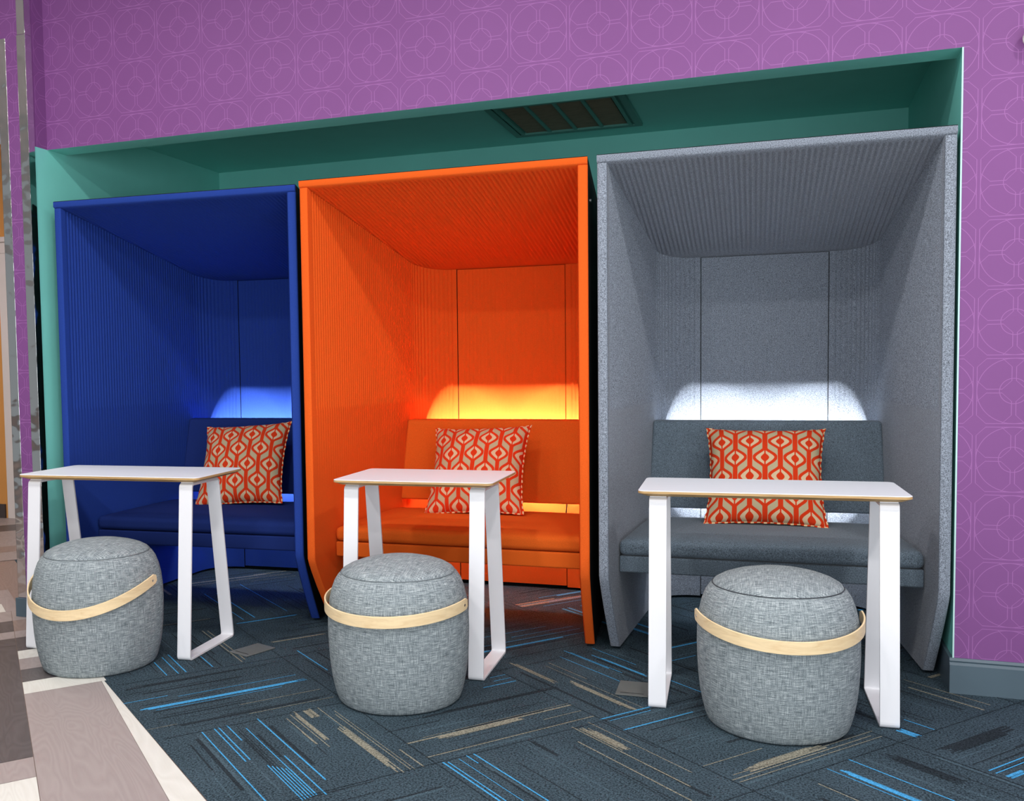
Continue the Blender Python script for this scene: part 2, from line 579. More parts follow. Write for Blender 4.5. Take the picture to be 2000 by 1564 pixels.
STRIPES = [('u',-0.346,-1.603,-1.003,0.022,'b'),('u',-0.417,-1.456,-1.017,0.004,'b'),('u',-0.444,-1.637,-1.485,0.005,'b'),('u',-0.318,-1.557,-1.11,0.004,'b'),('u',-0.218,-1.299,-1.003,0.004,'c'),('u',-0.118,-1.302,-0.998,0.004,'c'),('u',-0.155,-1.628,-1.53,0.003,'c'),('u',-0.235,-1.575,-1.264,0.012,'k'),('u',-0.599,-1.534,-1.16,0.012,'k'),('v',-1.484,-0.043,0.529,0.005,'b'),('v',-1.442,-0.051,0.252,0.005,'b'),('v',-1.427,-0.053,0.245,0.005,'b'),('v',-1.399,-0.054,0.092,0.005,'b'),('v',-1.354,-0.001,0.564,0.004,'b'),('v',-1.295,-0.059,0.489,0.006,'b'),('v',-1.331,0.271,0.577,0.005,'b'),('v',-1.398,0.309,0.574,0.004,'b'),('v',-1.389,0.322,0.572,0.004,'b'),('v',-1.38,0.334,0.569,0.004,'b'),('v',-1.371,0.347,0.567,0.004,'b'),('v',-1.362,0.359,0.564,0.004,'b'),('v',-1.353,0.373,0.562,0.004,'b'),('v',-1.174,-0.057,0.228,0.015,'c'),('v',-1.127,-0.057,0.034,0.03,'c'),('v',-1.19,-0.036,0.282,0.004,'c'),('v',-1.213,-0.012,0.243,0.004,'c'),('v',-1.216,0.126,0.239,0.004,'c'),('v',-1.087,-0.051,0.213,0.004,'c'),('v',-1.095,0.113,0.561,0.028,'c'),('v',-1.062,0.039,0.555,0.004,'c'),('v',-1.051,0.008,0.56,0.003,'c'),('v',-1.021,0.412,0.558,0.006,'c'),('u',0.385,-0.982,-0.353,0.01,'c'),('u',0.369,-0.918,-0.356,0.003,'c'),('u',0.401,-0.88,-0.564,0.026,'c'),('u',0.506,-0.982,-0.358,0.006,'c'),('u',0.445,-0.514,-0.361,0.004,'c'),('u',0.216,-0.837,-0.278,0.02,'k'),('u',0.27,-0.997,-0.797,0.006,'k'),('u',0.082,-0.508,-0.368,0.006,'b'),('u',0.043,-0.438,-0.363,0.004,'b'),('u',0.003,-0.427,-0.36,0.004,'b'),('v',-0.259,-0.107,0.18,0.02,'c'),('v',-0.209,0.186,0.535,0.022,'c'),('v',-0.14,-0.026,0.204,0.004,'c'),('v',-0.172,0.001,0.535,0.003,'c'),('v',0.006,-0.117,0.153,0.006,'b'),('v',0.013,-0.084,0.22,0.004,'b'),('v',0.064,-0.014,0.307,0.012,'b'),('v',0.122,-0.084,0.175,0.004,'b'),('v',-0.057,-0.062,0.289,0.004,'b'),('v',-0.452,0.564,0.776,0.034,'c'),('v',-0.408,0.538,0.99,0.004,'c'),('v',-0.477,0.544,1.052,0.006,'c'),('v',-0.536,0.647,1.115,0.006,'c'),('v',-0.96,0.561,0.856,0.007,'b'),('v',-0.946,0.567,0.861,0.005,'b'),('v',-0.852,0.556,0.92,0.006,'b'),('v',-0.908,0.565,0.888,0.003,'b'),('v',-0.877,0.556,0.621,0.005,'b'),('v',-0.65,0.551,0.707,0.014,'k'),('v',-0.697,0.554,1.009,0.004,'t'),('u',0.584,-1.316,-0.981,0.005,'t'),('u',1.056,-0.273,0.058,0.036,'c'),('u',1.061,-0.325,0.278,0.004,'c'),('u',1.103,-0.345,0.266,0.004,'c'),('u',1.083,-0.351,0.242,0.005,'c'),('u',0.975,-0.35,-0.111,0.004,'c'),('u',0.807,-0.342,-0.106,0.006,'t'),('u',0.54,-0.359,-0.14,0.007,'b'),('u',0.649,-0.358,-0.061,0.007,'b'),('u',0.566,-0.341,-0.168,0.004,'b'),('v',-0.046,1.161,1.521,0.022,'b'),('v',-0.072,1.17,1.511,0.004,'b'),('v',0.033,1.158,1.473,0.006,'b'),('v',-0.174,1.22,1.348,0.005,'c'),('v',0.155,1.171,1.426,0.04,'k'),('v',0.448,1.053,1.155,0.006,'b'),('v',0.357,1.095,1.164,0.03,'b'),('v',0.802,0.817,1.124,0.005,'c'),('v',0.74,0.874,1.14,0.01,'c'),('u',1.272,0.302,0.674,0.05,'k'),('u',1.413,0.291,0.474,0.006,'b'),('u',1.433,0.29,0.436,0.005,'b'),('u',1.466,0.293,0.369,0.02,'b'),('v',-0.86,-1.863,-1.298,0.008,'b'),('u',-1.238,-0.969,-0.609,0.016,'b'),('v',-0.917,-1.889,-1.29,0.005,'b'),('v',-0.691,-2.001,-1.325,0.004,'b'),('v',-1.133,-1.208,-0.679,0.006,'c'),('v',-1.113,-1.196,-0.704,0.006,'c'),('u',-0.871,-0.943,-0.695,0.012,'c'),('u',-1.393,-1.256,-1.041,0.006,'c'),('v',-1.428,-0.861,-0.672,0.005,'b'),('v',-1.385,-0.911,-0.669,0.005,'b'),('v',-1.355,-0.934,-0.672,0.006,'b'),('v',-1.25,-0.838,-0.679,0.005,'b'),('v',-0.894,-0.703,-0.402,0.006,'b'),('v',0.102,0.293,0.532,0.006,'b'),('u',0.083,0.348,0.54,0.012,'b'),('u',0.21,0.241,0.396,0.006,'b')]
TS, TT, S0, T0 = 0.605, 0.625, -0.05, -1.605
fl = B()
fl.box((-9, -7, -0.05), (6, 3.5, -0.002), 4)
MC = {'b': 1, 'c': 2, 'k': 3, 't': 9}
fl.poly([st(-3.6, -1.63), st(-0.79, -1.642), st(0.44, -1.614), st(6, -1.60), st(6, 6), st(-3.6, 6)], 0)


def stripe(kind, c, a, b, w, m, z):
    h = w / 2
    if kind == 'v':
        pts = [st(a, c - h, z), st(b, c - h, z), st(b, c + h, z), st(a, c + h, z)]
    else:
        pts = [st(c - h, a, z), st(c + h, a, z), st(c + h, b, z), st(c - h, b, z)]
    fl.poly(pts, MC[m])


done = set()
for k, (o_, c, a, b, w, m) in enumerate(STRIPES):
    mid = (a + b) / 2
    ij = (math.floor((mid - S0) / TS), math.floor((c - T0) / TT)) if o_ == 'v' else (math.floor((c - S0) / TS), math.floor((mid - T0) / TT))
    done.add(ij)
    zz = 0.0010 + 0.00001 * (k % 7) if m in 'bc' else 0.0006
    if w > 0.011:
        ns = max(2, int(w / 0.0042))
        for q in range(ns):
            cq = c - w / 2 + w * (q + 0.5) / ns
            e = (b - a) * 0.22
            stripe(o_, cq, a + random.random() ** 2 * e, b - random.random() ** 2 * e, w / ns * (1.02 if random.random() < 0.8 else 0.5), m, zz)
    else:
        stripe(o_, c, a, b, w * 0.85, m, zz)
for i in range(-6, 9):
    for j in range(0, 7):
        v = (i + j) % 2 == 0
        a0, a1 = (S0 + i * TS, S0 + (i + 1) * TS) if v else (T0 + j * TT, T0 + (j + 1) * TT)
        c0, c1 = (T0 + j * TT, T0 + (j + 1) * TT) if v else (S0 + i * TS, S0 + (i + 1) * TS)
        W_ = a1 - a0
        # tone-on-tone yarns
        for q in range(16):
            w = random.choice([0.003, 0.004, 0.006, 0.012])
            L = random.uniform(0.25, 0.95) * W_
            a = random.uniform(a0 + 0.005, a1 - L - 0.005)
            stripe('v' if v else 'u', random.uniform(c0 + 0.01, c1 - 0.01), a, a + L, w, random.choice('kkt'), 0.0002 + 0.00002 * q)
        if (i, j) not in done:
            kinds = random.choice(['b', 'c', 'bc'])
            for cc in kinds:
                base = random.uniform(c0 + 0.1, c1 - 0.1)
                for q in range(random.randint(4, 9)):
                    w = random.choice([0.004, 0.004, 0.006, 0.015, 0.02])
                    L = random.uniform(0.3, 0.9) * W_
                    a = random.choice([a0 + 0.003, a1 - L - 0.003])
                    c = base + random.uniform(-0.09, 0.09)
                    if c0 + 0.012 < c < c1 - 0.012:
                        stripe('v' if v else 'u', c, a, a + L, w, cc, 0.0008 + 0.00002 * q)
        # tile joints
for i in range(-6, 10):
    stripe('u', S0 + i * TS, T0, T0 + 7 * TT, 0.0025, 'k', 0.0012)
for j in range(1, 7):
    stripe('v', T0 + j * TT, -3.6, 5.4, 0.0025, 'k', 0.0012)
# planks: materials 4 taupe 5 pinkish 6 dark 7 white
Lf = lambda s: -1.87 - 0.083 * (s + 1.3)
Rf = lambda s: -1.653 - 0.044 * (s + 0.712)


def plank(s0, s1, t0, t1, m, z=0.0008):
    f = lambda t, s: t(s) if callable(t) else t
    g = 0.001
    fl.poly([st(s0 + g, f(t0, s0), z), st(s1 - g, f(t0, s1), z), st(s1 - g, f(t1, s1), z), st(s0 + g, f(t1, s0), z)], m)


Ed = lambda s: -1.634
for a, b, m in ((-1.323, -1.196, 7), (-1.196, -1.044, 5), (-1.044, -0.882, 6), (-0.882, -0.736, 7), (-0.736, 1.3, 5)):
    plank(a, b, lambda s: Lf(s) + 0.001, (lambda s: Rf(s)) if m == 5 and a > -1 else Ed, m)
fl.poly([st(-0.736, Rf(-0.736) + 0.001, 0.0008), st(1.3, Rf(1.3) + 0.001, 0.0008), st(1.3, -1.60, 0.0008), st(-0.736, -1.642, 0.0008)], 7)
Lm = lambda s: Lf(s) - 0.36
for a, b, m in ((-1.42, -0.122, 6), (-0.122, 0.035, 5), (0.035, 0.24, 7), (0.24, 1.3, 6), (-1.54, -1.42, 6), (-1.66, -1.54, 5), (-1.86, -1.66, 6), (-2.06, -1.86, 5)):
    plank(a, b, Lm, lambda s: Lf(s) - 0.001, m)
plank(-2.245, -2.06, Lm, lambda s: -1.83, 7)
plank(-2.245, -2.06, lambda s: -1.829, Ed, 5)
for a, b, m in ((-2.06, -1.86, 5), (-1.86, -1.66, 4), (-1.66, -1.54, 5), (-1.54, -1.323, 6)):
    plank(a, b, lambda s: Lf(s) + 0.001, Ed, m)
plank(-3.26, -2.57, -2.4, -1.765, 4)
random.seed(3)
s = -2.245
while s > -6.5:
    w = random.choice([0.15, 0.22, 0.3])
    t = -2.6
    c = random.choice([5, 5, 4, 6, 5, 5])
    plank(s - w, s, -2.6, -1.764 if s > -3.3 else -1.0, c, 0.0005)
    s -= w
for r in range(10):
    t1 = -2.23 - 0.2 * r
    s = -4.0 + random.random()
    while s < 3:
        w = random.choice([0.3, 0.9, 1.2, 0.15])
        plank(s, s + w, t1 - 0.199, t1, random.choice([4, 5, 6, 7, 5]), 0.0005)
        s += w
# unseen pale boards added in front of the carpet to bounce light upward
for k in range(22):
    y1 = -2.1 - 0.2 * k
    fl.poly([(-1.2, y1 - 0.199, 0.0016), (5.5, y1 - 0.199, 0.0016), (5.5, y1, 0.0016), (-1.2, y1, 0.0016)], random.choice([7, 7, 7, 5]))
floor = structure(fl.build('floor', ['carpet', 'carpet_b', 'carpet_c', 'carpet_k', 'plank_g', 'plank_p', 'plank_d', 'plank_w', 'carpet_k', 'carpet_t']))

# ------------------------------------------------------------------ walls
def wall(name, boxes, mats):
    b = B()
    for q in boxes:
        b.box(*q)
    return structure(b.build(name, mats))


TOP = CEIL
# front wall over and beside the niche: face materials bottom, top, front, right, back, left
wall('wall_front', [((XL, 0, ZT), (XR, LINT, TOP), [1, 0, 0, 0, 1, 0]),
                    ((XR, 0, 0), (5.0, 0.16, TOP), [0, 0, 0, 0, 0, 1])], ['purple', 'teal'])
wall('wall_back', [((XL - 0.05, DN, 0), (XR + 0.05, DN + 0.08, ZC + 0.05), 0)], ['teal'])
wall('wall_right', [((XR, 0.16, 0), (XR + 0.1, DN, ZC + 0.05), 0)], ['teal'])
wall('wall_left', [((STUB_X, STUB_Y, 0), (XL, 0, ZT), [0, 0, 0, 1, 0, 0]),
                   ((STUB_X, STUB_Y, ZT), (XL, 0, TOP), 0),
                   ((STUB_X, 0, 0), (XL, DN, TOP), [0, 0, 0, 1, 0, 0])], ['purple', 'teal'])
wall('trim_1', [((XL, LINT, ZC), (XR, DN, ZC + 0.05), 0)], ['teal'])          # niche soffit
wall('wall_header', [((-6.0, STUB_Y, 2.655), (STUB_X, STUB_Y + 0.12, TOP), 0)], ['purple'])
wall('wall_corridor', [((-9, 2.3, 0), (-4.93, 2.4, 2.9), 0), ((-4.93, 2.3, 2.08), (-4.0, 2.4, 2.9), 0), ((-4.0, 2.3, 0), (STUB_X, 2.4, 2.9), 0)], ['orange_wall'])
tb = B()
tb.box((XR - 0.0025, -0.0025, HB), (XR + 0.0025, -0.0002, ZT))
structure(tb.build('trim_3', ['bead']))
cb = B()
cb.box((-9, -7, TOP), (5.0, 2.4, TOP + 0.05), 0)
structure(cb.build('ceiling', ['white_ceiling']))

# baseboards
def base_profile(d):
    return [(0, 0), (-d, 0), (-d, HB - 0.022), (-d * 0.55, HB - 0.014), (-d * 0.75, HB - 0.008), (-d * 0.35, HB), (0, HB)]


bb = B()
bb.prism([(y, z) for y, z in base_profile(0.016)], 0, XR - 0.012, 5.0)
structure(bb.build('baseboard_right', ['base_grey']))
bb = B()
bb.box((XR - 0.012, 0.0, 0), (XR - 0.0005, DN, HB))
bb.box((XL, DN - 0.012, 0), (XR - 0.012, DN - 0.0005, HB))
bb.box((XL + 0.0005, 0.0, 0), (XL + 0.012, DN - 0.012, HB))
structure(bb.build('baseboard_back', ['base_grey']))
bb = B()
bb.box((STUB_X - 0.012, STUB_Y - 0.012, 0), (XL + 0.012, STUB_Y - 0.0005, 0.088))
bb.box((XL + 0.0005, STUB_Y - 0.0005, 0), (XL + 0.012, -0.0005, 0.088))
bb.box((STUB_X - 0.012, STUB_Y - 0.0005, 0), (STUB_X - 0.0005, DN, 0.088))
structure(bb.build('baseboard_left', ['base_grey'], bevel=0.002))
bb = B()
bb.box((-9, 2.285, 0), (-5.02, 2.2995, 0.11))
bb.box((-3.91, 2.285, 0), (STUB_X, 2.2995, 0.11))
structure(bb.build('baseboard_corridor', ['base_dark']))

# stainless corner guards on the wall end
def guard(name, x, sx, z0, z1, label, t=0.003, w=0.045):
    b = B()
    xa, xb = sorted((x + sx * t, x - sx * w))
    b.box((xa, STUB_Y - t, z0), (xb, STUB_Y - 0.0003, z1))
    xa, xb = sorted((x + sx * t, x + sx * 0.0003))
    b.box((xa, STUB_Y - t, z0), (xb, STUB_Y + 0.036, z1))
    o = b.build(name, ['steel'], bevel=0.0012)
    return tag(o, label, 'corner guard', 'stainless corner guards on the wall end')


guard('corner_guard', XL, 1, 0.089, 2.655, 'long stainless steel corner guard on the teal side of the wall end')
guard('corner_guard', XL, 1, 2.657, 3.19, 'short upper stainless corner guard above the long one, by the dark purple corner', 0.002, 0.042)
guard('corner_guard', STUB_X, -1, 0.089, 2.65, 'stainless steel corner guard nearest the white door, left of the narrow purple strip')

# white door in the corridor
d = B()
d.box((-4.902, 2.302, 0.03), (-4.018, 2.34, 2.085))
door = structure(d.build('door_1', ['door_white'], bevel=0.003))
d = B()
d.box((-4.99, 2.283, 0), (-4.905, 2.36, 2.0645))
d.box((-4.015, 2.283, 0), (-3.93, 2.36, 2.0645))
d.box((-4.99, 2.283, 2.065), (-3.93, 2.36, 2.1495))
d.box((-5.03, 2.265, 2.15), (-3.89, 2.30, 2.19))
structure(d.build('trim_2', ['door_white'], bevel=0.004))
d = B()
d.box((-4.86, 2.294, 0.94), (-4.82, 2.3015, 1.05))
d.box((-4.845, 2.25, 0.99), (-4.70, 2.27, 1.01))
d.box((-4.845, 2.25, 0.99), (-4.825, 2.297, 1.01))
hd = d.build('door_handle', ['screw'], parent=door, bevel=0.003)
d = B()
d.prism([(-4.84 + 0.028 * cos(k * pi / 8), 1.135 + 0.028 * sin(k * pi / 8)) for k in range(16)], 1, 2.290, 2.3015)
d.build('deadbolt', ['black'], parent=door)

# return air grille in the niche ceiling
gx0, gx1, gy0, gy1 = -0.572, 0.072, 0.62, 1.262
gz = ZC - 0.0005
vent = empty('air_vent', ((gx0 + gx1) / 2, (gy0 + gy1) / 2, gz))
tag(vent, 'teal framed square air vent with brownish panes set in the niche ceiling', 'air vent')
ox, oy = (gx0 + gx1) / 2, (gy0 + gy1) / 2
h = (gx1 - gx0) / 2
hy = (gy1 - gy0) / 2
f = B()
def ring(b, h, hy, w, z0, z1, m=0):
    b.box((-h, -hy, z0), (h, -hy + w, z1), m)
    b.box((-h, hy - w, z0), (h, hy, z1), m)
    b.box((-h, -hy + w, z0), (-h + w, hy - w, z1), m)
    b.box((h - w, -hy + w, z0), (h, hy - w, z1), m)
ring(f, h, hy, 0.032, -0.012, 0)
ring(f, h - 0.032, hy - 0.032, 0.012, -0.006, 0)
ring(f, h - 0.044, hy - 0.044, 0.016, -0.016, 0)
f.build('frame', ['tealgrey'], vent, bevel=0.0015)
ih = h - 0.060
ihy = hy - 0.060
cw = 2 * ih / 4
for k in (1, 2, 3):
    f = B()
    x = -ih + cw * k
    f.box((x - 0.008, -ihy, -0.014), (x + 0.008, ihy, -0.001))
    f.build('bar', ['tealgrey'], vent, bevel=0.0015)
for k in range(4):
    f = B()
    f.box((-ih + cw * k + 0.009, -ihy, -0.006), (-ih + cw * (k + 1) - 0.009, ihy, -0.001))
    f.build('pane', ['vent_pane'], vent)

# wall sensor at the right edge
sen = empty('wall_sensor', (1.482, 0, 2.171), 0)
tag(sen, 'round white sensor mounted high on the purple wall at the right edge', 'sensor')
b = B()
b.prism([(0.03 * cos(k * pi / 12), 0.03 * sin(k * pi / 12)) for k in range(24)], 1, -0.012, -0.0005)
b.build('base', ['white_plastic'], sen, bevel=0.002)
prof = [(0.0, 0.062)] + [(0.034 * sin(a), 0.03 + 0.034 * cos(a)) for a in [k * pi / 14 for k in range(1, 13)]] + [(0.012, 0.0)]
o = lathe('housing', [(r, z) for r, z in prof], 'white_plastic', sen, 32)
o.rotation_euler = (pi / 2, 0, 0)
o.location = (0, -0.012, 0)

# ceiling downlights
for k, (x, y) in enumerate(DOWNLIGHTS):
    t = empty('ceiling_downlight', (x, y, CEIL))
    tag(t, 'round recessed ceiling downlight in front of the booths', 'ceiling light', 'recessed ceiling downlights')
    lathe('trim_ring', [(0.078, 0.0), (0.078, -0.004), (0.098, -0.008), (0.102, 0.0)], 'white_plastic', t, 32)
    lathe('lens', [(0.0, -0.002), (0.078, -0.002)], 'lamp_glow', t, 32)

# floor boxes
def floor_box(x, y, rz, label):
    t = empty('floor_outlet', (x, y, 0.0015), rz)
    tag(t, label, 'floor outlet', 'flush floor outlets')
    b = B()
    b.box((-0.055, -0.075, 0), (0.055, 0.075, 0.003))
    b.build('cover', [paint('grey_outlet_plate', srgb(104, 108, 106), 0.5)], t, bevel=0.001)
    b = B()
    b.box((-0.04, -0.055, 0.0031), (0.04, -0.052, 0.0036))
    b.build('finger_slot', ['black'], t)


floor_box(0.243, -0.30, 0.03, 'flat grey outlet plate in the carpet by the grey booth table')
floor_box(-1.29, -0.285, -0.35, 'flat grey outlet plate in the carpet by the blue booth table')

# ------------------------------------------------------------------ booths
BW, TH, BD, BB = 0.598, 0.038, 1.16, 0.470   # half width, panel thickness, inner depth, inner half width at back
HI = BW - TH
SL = (HI - BB) / BD
SEAM = 0.285
ZK, YF = 0.336, 0.204
CR = 0.17      # plan radius of the back corners
ceil_z = lambda y: 1.886 - 0.209 * y


def inner_path(step=0.0033):
    """left half of the plan, front to seam: [(x, y, nx, ny, s)] with outward (to shell) normal"""
    p0 = Vector((-HI, 0.0))
    p1 = Vector((-BB, BD))
    d1 = (p1 - p0).normalized()
    d2 = Vector((1, 0))
    ang = d1.angle(d2)
    cut = CR / math.tan((pi - ang) / 2) if ang else 0
    a = p1 - d1 * cut
    bq = p1 + d2 * cut
    n1 = Vector((-d1.y, d1.x))       # outward normal, to the left
    c = a - n1 * CR
    pts = []
    L1 = (a - p0).length
    n = int(L1 / step)
    for i in range(n):
        q = p0 + d1 * (L1 * i / n)
        pts.append((q, n1))
    t0 = atan2(n1.y, n1.x)
    t1 = pi / 2
    n = int(abs(t0 - t1) * CR / step)
    for i in range(n + 1):
        t = t0 + (t1 - t0) * i / n
        nn = Vector((cos(t), sin(t)))
        pts.append((c + nn * CR, nn))
    L2 = (-SEAM) - bq.x
    n = int(L2 / step)
    for i in range(1, n + 1):
        pts.append((Vector((bq.x + L2 * i / n, BD)), Vector((0, 1))))
    out = []
    s = 0
    for i, (q, nn) in enumerate(pts):
        if i:
            s += (q - pts[i - 1][0]).length
        out.append((q, nn, s))
    return out


RIB, RA = BW * 2 / 60, 0.0050


def groove(s):
    f = (s / RIB) % 1.0
    return RA * (0.5 + 0.5 * cos(2 * pi * f)) ** 1.5


def side_panel(parent, mat, sgn):
    path = inner_path()
    stot = path[-1][2]
    zl = [0.012, 0.06, 0.12, 0.20, 0.27, 0.310, ZK, 0.37, 0.60, 0.955, 0.975]
    zl_top = 8
    rows = []
    nose = [(-0.0, 0.0)]
    for k in range(len(zl) + zl_top):
        row = []
        for q, nn, s in path:
            ztop = ceil_z(q.y) - 0.002
            z = zl[k] if k < len(zl) else zl[-1] + (ztop - zl[-1]) * (k - len(zl) + 1) / zl_top
            g = 0.0
            if z > 0.965 and 0.035 < s < stot - 0.02:
                g = groove(s)
            y0 = YF * (1 - z / ZK) ** 1.15 if z < ZK else 0.0
            yy = q.y
            xx = q.x
            if y0 > 0 and q.y < 0.75:
                yy = y0 + q.y * (0.75 - y0) / 0.75
                xx = q.x + (yy - q.y) * SL
            row.append((xx + nn.x * g, yy + nn.y * g, z, nn))
        # rounded nose, then the outer shell
        x0, y0_, z0, n0 = row[0]
        loop = [(p[0], p[1], p[2]) for p in row[::-1]]
        r = TH / 2
        dirn = Vector((n0.y, -n0.x))
        dirn = -Vector((SL, 1)).normalized()
        cx_, cy_ = x0 + n0.x * r, y0_ + n0.y * r + 0.010
        loop[-1] = (x0, y0_ + 0.010, z0)
        for t in range(1, 8):
            a = pi * t / 8
            e = 0.010
            px = cx_ - n0.x * r * (abs(cos(a)) ** 0.6) * (1 if cos(a) > 0 else -1) + dirn.x * e * sin(a) ** 0.6
            py = cy_ - n0.y * r * (abs(cos(a)) ** 0.6) * (1 if cos(a) > 0 else -1) + dirn.y * e * sin(a) ** 0.6
            loop.append((px, py, z0))
        no = len(loop)
        loop.append((x0 + n0.x * TH, y0_ + 0.010, z0))
        for i in range(4, len(row), 4):
            p = row[i]
            loop.append((path[i][0].x + (p[0] - path[i][0].x if p[1] < 0.75 and p[2] < ZK else 0) + p[3].x * TH,
                         (p[1] if p[2] < ZK else path[i][0].y) + p[3].y * TH, p[2]))
        p = row[-1]
        loop.append((p[0], BD + TH, p[2]))
        rows.append((loop, no))
    n = len(rows[0][0])
    no = rows[0][1]
    vs, fs, fm = [], [], []
    for loop, _ in rows:
        vs += [(sgn * x, y, z) for x, y, z in loop]
    K = len(rows)
    for k in range(K - 1):
        for i in range(n):
            j = (i + 1) % n
            f_ = (k * n + i, k * n + j, (k + 1) * n + j, (k + 1) * n + i)
            fs.append(f_)
            fm.append(1 if i >= no + 1 else 0)
    fs.append(tuple(range(n)))
    fm.append(0)
    fs.append(tuple((K - 1) * n + i for i in range(n)))
    fm.append(0)
    o = mk('side_panel', vs, fs, [mat, 'black'], parent, fm, smooth=True)
    fixn(o)
    return o


def fixn(o):
    bm = bmesh.new()
    bm.from_mesh(o.data)
    bmesh.ops.recalc_face_normals(bm, faces=bm.faces)
    for e in bm.edges:
        if len(e.link_faces) == 2 and e.calc_face_angle(0) > radians(50):
            e.smooth = False
    bm.to_mesh(o.data)
    bm.free()


def back_panel(parent, mat):
    step = 0.0033
    w = SEAM - 0.002
    xs = [-w + 2 * w * i / int(2 * w / step) for i in range(int(2 * w / step) + 1)]
    zl = [0.02, 0.95, 0.972] + [0.98 + (ceil_z(BD) - 0.985) * i / 4 for i in range(5)]
    vs, fs, fm = [], [], []
    for z in zl:
        for i, x in enumerate(xs):
            e = 0.004 if i in (0, len(xs) - 1) else 0
            g = groove(x + w) * 0.35 if z > 0.96 and 0.02 < x + w < 2 * w - 0.02 else 0
            vs.append((x, BD + g + e, z))
        vs.append((w, BD + TH, z))
        vs.append((-w, BD + TH, z))
    n = len(xs) + 2
    for k in range(len(zl) - 1):
        for i in range(n):
            j = (i + 1) % n
            fs.append((k * n + i, k * n + j, (k + 1) * n + j, (k + 1) * n + i))
            fm.append(1 if i == n - 2 else 0)
    fs.append(tuple(range(n)))
    fs.append(tuple((len(zl) - 1) * n + i for i in range(n)))
    fm += [0, 0]
    o = mk('back_panel', vs, fs, [mat, 'black'], parent, fm, smooth=True)
    fixn(o)


def roof_panel(parent, mat):
    """sloping canopy with ribs on the underside running front to back"""
    def hw(y):
        base = BW - SL * y
        c = CR + TH
        yc = BD + TH - c
        if y > yc:
            return base - c + sqrt(max(0.0, c * c - (y - yc) ** 2))
        return base
    N = 480
    xs = [-1 + 2 * i / N for i in range(N + 1)]
    ymax = BD + TH - 0.003
    ys = [0.0, 0.004, 0.012, 0.03, 0.045, 0.3, 0.6, 0.9, 1.0, 1.06, 1.10, 1.14, 1.17, 1.185, ymax]
    vs, fs, fm = [], [], []
    for y in ys:
        h = hw(y)
        for x in xs:
            X = x * BW
            X = max(-h, min(h, X))
            g = 0
            if abs(X) < hw(y) - TH - 0.005 and 0.03 < y < 1.07:
                g = groove(X + BW) * 1.5
            lip = 0.006 if y < 0.004 else (0.002 if y < 0.012 else 0)
            vs.append((X, y, ceil_z(y) + g + lip))
    nb = len(vs)
    for y in ys:
        h = hw(y)
        for x in xs:
            X = max(-h, min(h, x * BW))
            vs.append((X, y, ceil_z(y) + 0.031 - (0.004 if y < 0.004 else 0)))
    n = N + 1
    K = len(ys)
    for k in range(K - 1):
        for i in range(N):
            fs.append((k * n + i, k * n + i + 1, (k + 1) * n + i + 1, (k + 1) * n + i))
            fm.append(0)
            a = nb + k * n + i
            fs.append((a, a + n, a + n + 1, a + 1))
            fm.append(1)
    for k in range(K - 1):
        for i in (0, N):
            a, b_ = k * n + i, (k + 1) * n + i
            fs.append((a, b_, nb + b_, nb + a))
            fm.append(1 if ys[k] >= 0.012 else 0)
    for k in (0, K - 1):
        for i in range(N):
            a = k * n + i
            fs.append((a, a + 1, nb + a + 1, nb + a))
            fm.append(0 if k == 0 else 1)
    o = mk('roof_panel', vs, fs, [mat, 'black'], parent, fm, smooth=True)
    bm = bmesh.new()
    bm.from_mesh(o.data)
    bmesh.ops.remove_doubles(bm, verts=bm.verts, dist=0.00001)
    bmesh.ops.dissolve_degenerate(bm, edges=bm.edges, dist=0.00001)
    bmesh.ops.recalc_face_normals(bm, faces=bm.faces)
    for e in bm.edges:
        if len(e.link_faces) == 2 and e.calc_face_angle(0) > radians(50):
            e.smooth = False
    bm.to_mesh(o.data)
    bm.free()


